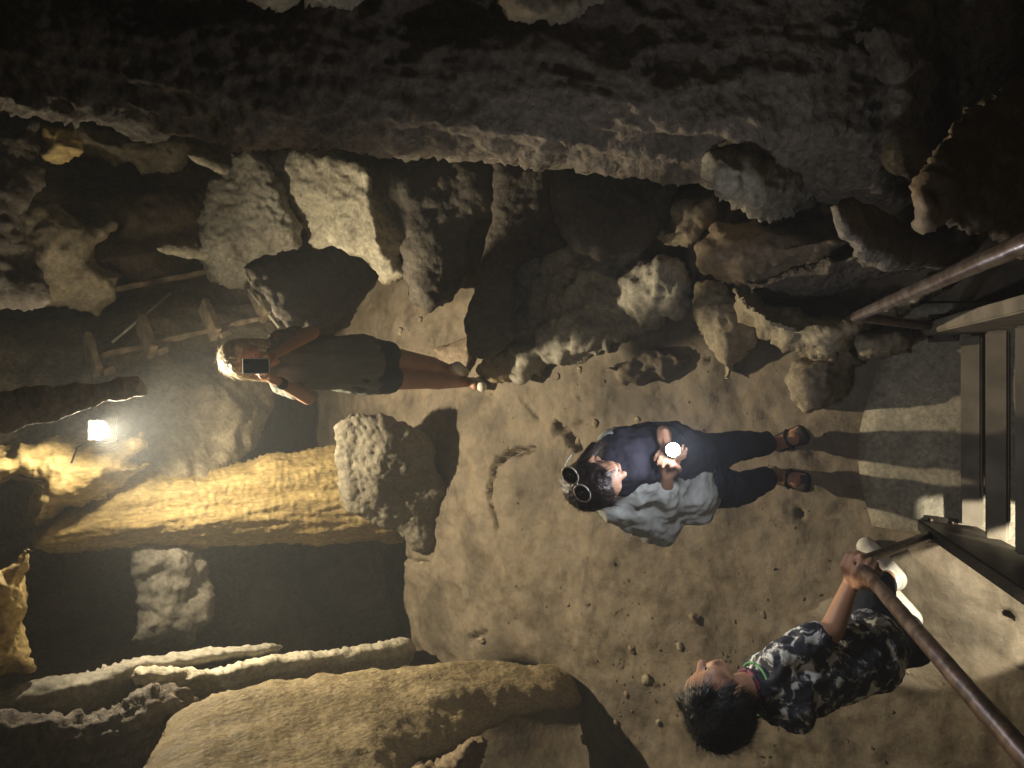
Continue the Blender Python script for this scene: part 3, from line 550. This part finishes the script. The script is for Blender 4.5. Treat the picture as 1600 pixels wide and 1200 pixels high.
def hand_parts(w, dirn, palm_n, curl=.9, s=1.0, side=1, wrap=None):
    """wrist w, fingers along dirn, palm facing palm_n; five separate fingers"""
    d = Vector(dirn).normalized(); n = Vector(palm_n); n = (n-d*n.dot(d)).normalized(); r = d.cross(n)*side; w = Vector(w)
    L = [('c', tuple(w), tuple(w+d*.03*s), .024*s, .026*s)]
    for k, a in enumerate((-.030, -.010, .010, .028)):
        L.append(('c', tuple(w+d*.012*s+r*a*.7*s), tuple(w+d*.075*s+r*a*s), .016*s, .0125*s))
        ln = (.034, .042, .040, .030)[k]*s; p = w+d*.078*s+r*a*1.08*s; ang = .25
        for j in range(3):
            ang += curl*(.6 if j == 0 else .95); q = p+(d*math.cos(ang)+n*math.sin(ang))*ln*(1, .75, .6)[j]
            L.append(('c', tuple(p), tuple(q), (.0095-.0008*j)*s, (.0088-.0008*j)*s)); p = q
    t0 = w+d*.02*s-r*.022*s+n*.004*s; t1 = t0+(d*.030-r*.026+n*.014)*s; t2 = t1+(d*.028-r*.004+n*.022)*s; t3 = t2+(d*.016+r*.010+n*.014)*s
    L += [('c', tuple(t0), tuple(t1), .013*s, .0115*s), ('c', tuple(t1), tuple(t2), .0112*s, .0098*s), ('c', tuple(t2), tuple(t3), .0098*s, .008*s)]
    return L
def strands(cap, crown, n, length, wdt, mat, down=(0, 0, -1), lift=.004, name='strands'):
    """fine locks lying along the hair cap, leaving it a little at their tips"""
    me = cap.data; nv = len(me.vertices); co = np.zeros(nv*3); no = np.zeros(nv*3); me.vertices.foreach_get('co', co); me.vertices.foreach_get('normal', no)
    co = co.reshape(-1, 3); no = no.reshape(-1, 3); off = np.array(parent_loc(cap)); cr = np.array(crown)-off; dn = np.array(down, float)
    V = []; F = []
    for i in rng.integers(0, nv, n):
        p = co[i]; nn = no[i]; away = p-cr; away = away/max(np.linalg.norm(away), 1e-6); d = away*.7+dn*.5+rng.normal(size=3)*.16; d = d-nn*(d@nn); d /= max(np.linalg.norm(d), 1e-6)
        L = length*random.uniform(.5, 1.2); s_ = np.cross(d, nn)*wdt*.5; q = p+nn*.0005; k0 = len(V); dd = d.copy(); lf = lift*random.uniform(0, 1.6)
        for k in range(5):
            t = k/4; w_ = 1-t*.8; V += [tuple(q+s_*w_), tuple(q-s_*w_)]; q = q+dd*L/4+nn*(lf-.030*L*(k > 1))/4*(.5+t); dd = dd+dn*.10+rng.normal(size=3)*.05; dd /= np.linalg.norm(dd)
        F += [(k0+2*k, k0+2*k+1, k0+2*k+3, k0+2*k+2) for k in range(4)]
    o = bpy.data.meshes.new(name); o.from_pydata(V, [], F); o.update(); ob = bpy.data.objects.new(name, o); COL.objects.link(ob); ob.parent = cap; o.materials.append(mat); return ob
# ------------------------------------------------------------------ the photographer (woman at the back)
YW = 3.70
def W(x, y, dy=0.0): return tuple(at(x, y, YW+dy))
pw = empty('person', tuple(gz(735, 588)), 'person in a long dark shirt and dark shorts raising a phone to photograph', 'person')
hc = Vector(W(384, 561, -.01)); parts, PH = head_parts(hc, (-.12, -1, -.22), (0.05, 0, 1), 1.0)
shA, shB = W(438, 533), W(440, 598); elA, elB = W(488, 520, -.17), W(482, 622, -.12); wrA, wrB = W(424, 556, -.33), W(430, 594, -.30)
parts += [('c', W(415, 564), W(440, 566), .045, .055), ('c', shA, W(440, 566), .050, .065), ('c', shB, W(440, 566), .050, .065),
          ('c', W(450, 556), W(520, 560), .095, .085), ('c', W(450, 578), W(520, 578), .095, .085), ('c', W(520, 568), W(585, 574), .09, .085),
          ('c', shA, elA, .043, .036), ('c', elA, wrA, .037, .023), ('c', shB, elB, .043, .036), ('c', elB, wrB, .037, .023),
          ('c', W(592, 558), W(655, 566, -.01), .080, .052), ('c', W(655, 566, -.01), W(675, 571, .01), .050, .055), ('c', W(675, 571, .02), W(712, 581, .02), .052, .030),
          ('c', W(592, 588), W(662, 594, -.01), .082, .054), ('c', W(662, 594, -.01), W(685, 595, .01), .052, .056), ('c', W(685, 595, .02), W(733, 597, .02), .054, .032),
          ('c', W(716, 582, .04), W(706, 574, -.10), .034, .026), ('c', W(738, 597, .04), W(742, 603, -.10), .034, .026)]
parts += hand_parts(wrA, Vector(W(412, 566, -.37))-Vector(wrA), (-.6, -.1, .2), .75, .95, 1)
parts += hand_parts(wrB, Vector(W(408, 584, -.36))-Vector(wrB), (.7, -.1, .3), .75, .95, -1)
flesh('body', parts, SK1, pw, voxel=.0065, smooth=5)
eyes(PH, 1.0, pw)
SHIRT1 = fabric('dark_olive_shirt', (.15, .155, .135), (.11, .115, .10), 5)
sh = [('c', shA, W(440, 566), .060, .078), ('c', shB, W(440, 566), .060, .078), ('c', shA, tuple(np.array(shA)*.5+np.array(elA)*.5), .058, .056), ('c', shB, tuple(np.array(shB)*.5+np.array(elB)*.5), .058, .056),
      ('c', W(448, 552), W(520, 552), .105, .100), ('c', W(448, 580), W(520, 582), .105, .100), ('c', W(520, 552), W(568, 553), .100, .112), ('c', W(520, 582), W(572, 588), .100, .112), ('c', W(500, 566, -.03), W(572, 570, -.04), .09, .115)]
flesh('shirt', sh, SHIRT1, pw, voxel=.008, smooth=6, disp=(('r', .022, 10, (1, 1, .22)), ('f', .006, 12)))
SHORTS = fabric('black_shorts', (.030, .042, .055), (.02, .028, .038), 8)
flesh('shorts', [('c', W(560, 572), W(598, 574), .105, .095), ('c', W(560, 556), W(603, 557), .108, .094), ('c', W(560, 588), W(605, 590), .108, .096)], SHORTS, pw, voxel=.008, smooth=4, disp=(('f', .008, 10),))
f = [('e', PH(0, -.02, .045), (.094, .098, .085)), ('c', PH(-.075, -.02, .02), PH(-.085, .0, -.13), .030, .026), ('c', PH(.075, -.02, .02), PH(.085, .01, -.12), .030, .026), ('c', PH(0, -.08, .02), PH(0, -.085, -.15), .05, .045),
     ('c', PH(-.05, .045, .085), PH(.05, .045, .085), .026, .026)]
cap = flesh('hair', f, HB, pw, voxel=.007, smooth=3, disp=(('r', .004, 40, (1, 1, .15)),)); strands(cap, PH(0, -.02, .12), 1500, .07, .0022, HB)
SHOE = plain('white_sandal', (.6, .58, .52), .6)
for (a, b) in ((W(719, 582, .05), W(707, 573, -.13)), (W(741, 597, .05), W(746, 604, -.13))):
    A_ = Vector(a)-Vector((0, 0, .03)); B_ = Vector(b)-Vector((0, 0, .035))
    so = flesh('shoe', [('c', tuple(A_), tuple((A_+B_)/2), .036, .036), ('c', tuple((A_+B_)/2), tuple(B_), .036, .034)], SHOE, pw, voxel=.008, smooth=3)
flesh('watch', [('c', tuple(Vector(wrB)*.88+Vector(elB)*.12), tuple(Vector(wrB)*.80+Vector(elB)*.20), .029, .030)], SHORTS, pw, voxel=.006, smooth=1)
# phone: held, so its own thing
ph = empty('phone', W(400, 571, -.40), 'white framed phone held up in front of the face', 'phone')
pa, pb = Vector(W(379, 572, -.40)), Vector(W(421, 572, -.42)); 
box_obj('case', pa, pb, .072, .009, plain('white_case', (.7, .7, .68), .4), ph, side=(1, 0, 0), bev=.003)
nrm = (pb-pa).normalized().cross(Vector((1, 0, 0))); nrm = nrm if nrm.y < 0 else -nrm
box_obj('back_glass', pa.lerp(pb, .04)+nrm*.006, pa.lerp(pb, .96)+nrm*.006, .064, .003, plain('phone_glass', (.02, .05, .055), .15), ph, side=(1, 0, 0), bev=.001)
V, F = _ell(tuple(pa.lerp(pb, .14)+nrm*.009+Vector((.018, 0, 0))), (.008, .004, .008)); mesh_obj('camera_lens', V, F, plain('lens_glass', (.01, .01, .012), .1), ph)
# ------------------------------------------------------------------ torch bearer in the middle
p2 = empty('person', tuple(gz(1240, 722)), 'person walking forward in pale jacket with sunglasses pushed up and a blazing torch', 'person')
def T(x, y, z): return tuple(gz(x, y, z))
hc2 = Vector(gz(930, 750, 1.37)); parts, P2H = head_parts(hc2, (.18, -1, -.62), (-.42, -.3, 1), .86)
shA, shB = T(960, 697, 1.17), T(962, 792, 1.15)
elA, wrA = T(1040, 684, .92), tuple(TORCH+Vector((.05, .07, -.045)))
elB, wrB = T(1035, 822, .90), tuple(TORCH+Vector((-.085, .07, -.07)))
chest = T(975, 742, 1.12); hip = T(1088, 735, .74)
kA, kB = T(1150, 697, .42), T(1155, 764, .42); aA, aB = T(1213, 692, .07), T(1212, 740, .07)
parts += [('c', T(950, 747, 1.22), chest, .045, .07), ('c', shA, chest, .045, .075), ('c', shB, chest, .045, .075), ('c', chest, hip, .085, .080),
          ('c', shA, elA, .038, .032), ('c', elA, wrA, .033, .021), ('c', shB, elB, .038, .032), ('c', elB, wrB, .033, .021),
          ('c', T(1090, 712, .72), kA, .070, .046), ('c', kA, aA, .046, .027), ('c', T(1090, 758, .72), kB, .070, .046), ('c', kB, aB, .046, .027)]
def foot(ax, ay, tx, ty, s=1.0):
    h = Vector(gz(ax, ay, .035)); t = Vector(gz(tx, ty, .022)); d = (t-h).normalized(); r = d.cross(Vector((0, 0, 1))); L = [('c', tuple(h), tuple(h.lerp(t, .75)), .030*s, .032*s)]
    L.append(('c', tuple(h+Vector((0, 0, .03))), tuple(h.lerp(t, .5)), .030*s, .026*s))
    for k, a in enumerate((-.030, -.014, 0, .013, .026)):
        L.append(('c', tuple(h.lerp(t, .72)+r*a*.9*s), tuple(t+r*a*s-d*(.004*abs(k-1))*s+d*(.01 if k == 0 else 0)), .011*s, (.011, .009, .0085, .008, .0075)[k]*s))
    return L, h, t, r
fa, hA, tA, rA = foot(1214, 694, 1250, 680); fb, hB, tB, rB = foot(1210, 742, 1254, 753)
parts += fa+fb
parts += hand_parts(wrA, (-.75, -.45, .35), (.2, -.5, -.9), 1.0, .9, 1)
parts += hand_parts(wrB, (.8, -.35, .35), (.1, -.3, .9), .9, .9, -1)
flesh('body', parts, SK2, p2, voxel=.0055, smooth=4)
eyes(P2H, .86, p2)
JK = fabric('pale_grey_jacket', (.38, .40, .38), (.30, .315, .30), 4)
mid = lambda a, b, t: tuple(np.array(a)*(1-t)+np.array(b)*t)
jk = [('c', shA, chest, .062, .095), ('c', shB, chest, .062, .095), ('c', chest, T(1060, 742, .84), .118, .128), ('c', T(1010, 775, 1.0), T(1078, 770, .84), .09, .095), ('c', T(1078, 718, .80), T(1082, 780, .80), .085, .095), 
      ('c', shA, mid(shA, elA, .5), .060, .056), ('c', shB, elB, .062, .070), ('c', elB, mid(elB, wrB, .68), .066, .044)]
flesh('jacket', jk, JK, p2, voxel=.007, smooth=7, disp=(('r', .020, 8), ('f', .006, 18)))
DS = fabric('dark_violet_shirt', (.026, .025, .036), (.018, .018, .027), 5)
flesh('shirt', [('c', T(972, 722, 1.16), T(1050, 712, .90), .112, .122), ('c', T(1010, 702, 1.02), T(1075, 712, .84), .092, .10), ('c', mid(shA, elA, .3), elA, .061, .055), ('c', elA, mid(elA, wrA, .3), .055, .048)], DS, p2, voxel=.007, smooth=7, disp=(('r', .018, 7), ('f', .007, 14)))
TR = fabric('navy_trousers', (.035, .038, .060), (.022, .024, .04), 7)
tr = [('c', T(1080, 715, .76), T(1088, 758, .76), .105, .105), ('c', T(1085, 738, .74), T(1102, 735, .68), .100, .080), ('c', T(1090, 712, .72), kA, .088, .058), ('c', kA, mid(kA, aA, .72), .058, .050), ('c', T(1092, 762, .72), kB, .092, .064), ('c', kB, mid(kB, aB, .72), .064, .053)]
flesh('trousers', tr, TR, p2, voxel=.007, smooth=5, disp=(('r', .014, 8, (1, 1, .5)), ('f', .006, 14)))
hr = [('e', P2H(0, -.018, .042), (.076, .086, .074)), ('c', P2H(-.07, -.03, .02), P2H(-.072, .0, -.11), .022, .02), ('c', P2H(.07, -.03, .02), P2H(.074, .02, -.12), .022, .02), ('c', P2H(0, -.08, .0), P2H(.03, -.09, -.14), .04, .032), ('c', P2H(-.05, .05, .072), P2H(.05, .05, .072), .018, .018)]
cap = flesh('hair', hr, HD, p2, voxel=.006, smooth=3, disp=(('r', .004, 36, (1, 1, .2)),)); strands(cap, P2H(0, -.03, .12), 2500, .045, .0014, HD, lift=.002)
SOLE = plain('dark_sandal', (.03, .025, .025), .6)
for (h, t, r) in ((hA, tA, rA), (hB, tB, rB)):
    dz = Vector((0, 0, .028)); sn = flesh('sandal', [('c', tuple(h-dz+r*.01), tuple(t-dz*.75+r*.012), .034, .036), ('c', tuple(h-dz-r*.01), tuple(t-dz*.75-r*.014), .034, .036)], SOLE, p2, voxel=.006, smooth=2)
    m_ = h.lerp(t, .55)+Vector((0, 0, .028)); tube_obj('strap', [m_-r*.042-Vector((0, 0, .03)), m_-r*.02+Vector((0, 0, .004)), m_+r*.02+Vector((0, 0, .004)), m_+r*.042-Vector((0, 0, .03))], .007, SOLE, sn, n=8)
# sunglasses rest on the head
g0 = hc2+Uv*.066-Fv*.098; sg = empty('sunglasses', tuple(g0), 'dark sunglasses with pale rims resting on top of the dark hair', 'sunglasses')
u_ = (Vector(P2H(0, 0, 1))-Vector(P2H(0, 0, 0))).normalized(); f_ = (Vector(P2H(0, 1, 0))-Vector(P2H(0, 0, 0))).normalized(); r_ = (Vector(P2H(1, 0, 0))-Vector(P2H(0, 0, 0))).normalized()
r_ = (Rv*-.82-Uv*.56).normalized(); ln = (-Fv*.8+Uv*.6); ln = (ln-r_*ln.dot(r_)).normalized(); up2 = ln.cross(r_).normalized()
RIM = plain('pale_frame', (.55, .50, .42), .35); LENS = plain('dark_lens', (.012, .013, .02), .08, spec=.8)
for a in (-.031, .031):
    c = g0+r_*a; ring = [c+(r_*math.cos(q)*.027+up2*math.sin(q)*.023) for q in np.linspace(0, 2*math.pi, 25)]
    tube_obj('rim', ring, .0026, RIM, sg, n=8)
    n_ = 24; Vv = [tuple(c+ln*.003)]+[tuple(c+(r_*math.cos(2*math.pi*k/n_)*.026+up2*math.sin(2*math.pi*k/n_)*.022)) for k in range(n_)]+[tuple(c-ln*.003)]
    Ff = [(0, 1+k, 1+(k+1) % n_) for k in range(n_)]+[(n_+1, 1+(k+1) % n_, 1+k) for k in range(n_)]; mesh_obj('lens', Vv, Ff, LENS, sg)
    sd = 1 if a > 0 else -1; tube_obj('temple', [c+r_*sd*.027, c+r_*sd*.036-ln*.02, c+r_*sd*.04-ln*.07], .0024, RIM, sg, n=6)
tube_obj('bridge', [g0-r_*.006+up2*.004, g0+r_*.006+up2*.004], .0026, RIM, sg, n=6)
# torch
tg = empty('torch', tuple(TORCH), 'blazing white hand torch held at the waist of the walking person', 'torch')
MAT['torch'] = plain('torch_lens', (1, 1, 1), .3, emit=(.86, .90, 1.0), es=80)
aimt = (Vector((0.0, -.0, 2.9))-TORCH).normalized()
V, F = _ell(tuple(TORCH+aimt*.022), (.021, .021, .021)); mesh_obj('lens', V, F, MAT['torch'], tg)
tube_obj('barrel', [TORCH+aimt*.012, TORCH-aimt*.035, TORCH-aimt*.04, TORCH-aimt*.13], [.024, .023, .016, .016], MAT['steel'], tg, n=16)
# ------------------------------------------------------------------ the boy at the handrail
p3 = empty('person', (-.76, 1.1, 0), 'boy with short black hair in black and white shirt gripping the rusty handrail', 'person')
def B(x, y, z): return tuple(gz(x, y, z))
hc3 = Vector(gz(1122, 1092, 1.22)); parts, P3H = head_parts(hc3, (.80, .52, .20), (-.15, .0, 1), .98)
grip = Vector((XL-.01, .965, .775))+Vector((0, -.65, .98)).normalized()*.035
shA, shB = B(1215, 1040, 1.02), B(1235, 1105, 1.02)
chest = B(1215, 1072, 1.00); belly = B(1310, 1045, .78); hip = B(1362, 1012, .62)
elA = B(1300, 985, .86); wrA = tuple(grip+Vector((-.055, .035, -.035))); elB = B(1318, 1000, .74); wrB = tuple(grip+Vector((-.05, -.05, .02)))
kA, kB = B(1366, 938, .40), B(1428, 1012, .36); aA, aB = B(1388, 900, .07), B(1412, 962, .07)
parts += [('c', P3H(0, -.03, -.10), chest, .045, .065), ('c', shA, chest, .048, .07), ('c', shB, chest, .05, .07), ('c', chest, belly, .09, .088), ('c', belly, hip, .088, .095),
          ('c', shA, elA, .042, .036), ('c', elA, wrA, .036, .023), 
          ('c', hip, kA, .072, .048), ('c', kA, aA, .048, .030), ('c', hip, kB, .074, .05), ('c', kB, aB, .05, .031)]
elB = B(1340, 930, .62); wrB = tuple(grip+Vector((.02, -.09, -.01))+Vector((-.06, 0, -.02)))
parts += [('c', shB, B(1290, 1010, .80), .042, .036), ('c', B(1290, 1010, .80), wrA, .034, .022)]
parts += hand_parts(wrA, grip-Vector(wrA)+Vector((0, .01, .03)), (.9, -.3, -.6), 1.15, .92, 1)
parts += hand_parts(tuple(Vector(wrA)+Vector((.0, -.035, .03))), grip-Vector(wrA)+Vector((0, -.02, .05)), (.9, -.3, -.6), 1.15, .9, -1)
parts += [('c', aA, tuple(Vector(aA)+Vector((.08, .08, -.03))), .03, .028), ('c', aB, tuple(Vector(aB)+Vector((.06, .09, -.03))), .03, .028)]
flesh('body', parts, SK3, p3, voxel=.0055, smooth=4)
eyes(P3H, .98, p3)
# splashed black and white shirt
def splash(name):
    m, nt, b = newmat(name); N = nt.nodes; L = nt.links; tc = N.new('ShaderNodeTexCoord'); n = N.new('ShaderNodeTexNoise')
    n.inputs['Scale'].default_value = 21; n.inputs['Detail'].default_value = 5; n.inputs['Roughness'].default_value = .6; n.inputs['Distortion'].default_value = .7
    L.new(tc.outputs['Object'], n.inputs['Vector']); rp = N.new('ShaderNodeValToRGB'); e = rp.color_ramp.elements
    e[0].position = .50; e[0].color = (.022, .024, .034, 1); e[1].position = .60; e[1].color = (.66, .66, .62, 1); x = e.new(.55); x.color = (.12, .125, .13, 1)
    L.new(n.outputs[0], rp.inputs[0]); L.new(rp.outputs[0], b.inputs['Base Color']); b.inputs['Roughness'].default_value = .85; return m
SP = splash('splashed_shirt')
sh = [('c', shA, chest, .068, .090), ('c', shB, chest, .070, .090), ('c', chest, belly, .112, .110), ('c', belly, mid(belly, hip, .85), .108, .125), ('c', shA, mid(shA, elA, .65), .058, .062), ('c', shB, B(1285, 1060, .88), .062, .066)]
flesh('shirt', sh, SP, p3, voxel=.007, smooth=6, disp=(('r', .020, 9), ('f', .005, 20)))
TR3 = fabric('black_trousers', (.018, .020, .030), (.010, .012, .02), 7)
flesh('trousers', [('c', hip, kA, .088, .062), ('c', kA, mid(kA, aA, .6), .060, .050), ('c', hip, kB, .088, .062), ('c', kB, mid(kB, aB, .6), .060, .050)], TR3, p3, voxel=.007, smooth=5, disp=(('r', .010, 9),))
hr = [('e', P3H(0, -.030, .045), (.094, .094, .082)), ('e', P3H(0, -.055, .00), (.084, .075, .075)), ('c', P3H(-.045, .045, .078), P3H(.045, .045, .078), .026, .026), ('c', P3H(0, .02, .09), P3H(0, -.04, .095), .04, .045)]
cap = flesh('hair', hr, HK, p3, voxel=.006, smooth=3, disp=(('f', .006, 12), ('f', .002, 60, (1, .3, 1)))); strands(cap, P3H(0, -.04, .12), 3500, .045, .0014, HK, lift=.010)
WS = plain('white_sneaker', (.62, .60, .54), .6, nz=(20, (.40, .38, .33)))
for a in (aA, aB):
    a = Vector(a); d = Vector((.7, .7, 0)).normalized()
    s = flesh('sneaker', [('c', tuple(a-d*.02+Vector((0, 0, -.025))), tuple(a+d*.13+Vector((0, 0, -.03))), .044, .040), ('c', tuple(a-d*.02+Vector((0, 0, .01))), tuple(a+d*.06), .040, .036)], WS, p3, voxel=.007, smooth=4)
# lanyard round the neck
GR = plain('green_cord', (.10, .30, .12), .5); PK = plain('patterned_band', (.20, .03, .07), .6, nz=(70, (.02, .02, .03)))
nb = Vector(P3H(0, -.035, -.118)); nf = (nb-Vector(chest)).normalized(); e1 = nf.cross(Vector((0, 0, 1))).normalized(); e2 = nf.cross(e1)
tube_obj('neckband', [nb-nf*.012+(e1*math.cos(q)+e2*math.sin(q))*.054 for q in np.linspace(0, 2*math.pi, 25)], .008, PK, p3, n=8)
tube_obj('neck_cord', [nb-nf*.035+(e1*math.cos(q)*.072+e2*math.sin(q)*.072) for q in np.linspace(0, 2*math.pi, 29)], .004, GR, p3, n=6)

# ------------------------------------------------------------------ dusty cave air
bmh = bmesh.new(); bmesh.ops.create_cube(bmh, size=1.0); meh = bpy.data.meshes.new('haze'); bmh.to_mesh(meh); bmh.free()
hz = bpy.data.objects.new('haze', meh); COL.objects.link(hz); hz.location = (0, 3, 2.0); hz.scale = (26, 24, 10)
mh = bpy.data.materials.new('cave_air'); mh.use_nodes = True; nth = mh.node_tree; nth.nodes.clear(); oh = nth.nodes.new('ShaderNodeOutputMaterial')
vh = nth.nodes.new('ShaderNodeVolumePrincipled'); vh.inputs['Density'].default_value = .014; vh.inputs['Anisotropy'].default_value = .35; vh.inputs['Color'].default_value = (.85, .92, 1.0, 1)
nth.links.new(vh.outputs[0], oh.inputs['Volume']); meh.materials.append(mh); tag(hz, 'faint dusty air filling the cave', 'haze', kind='stuff')
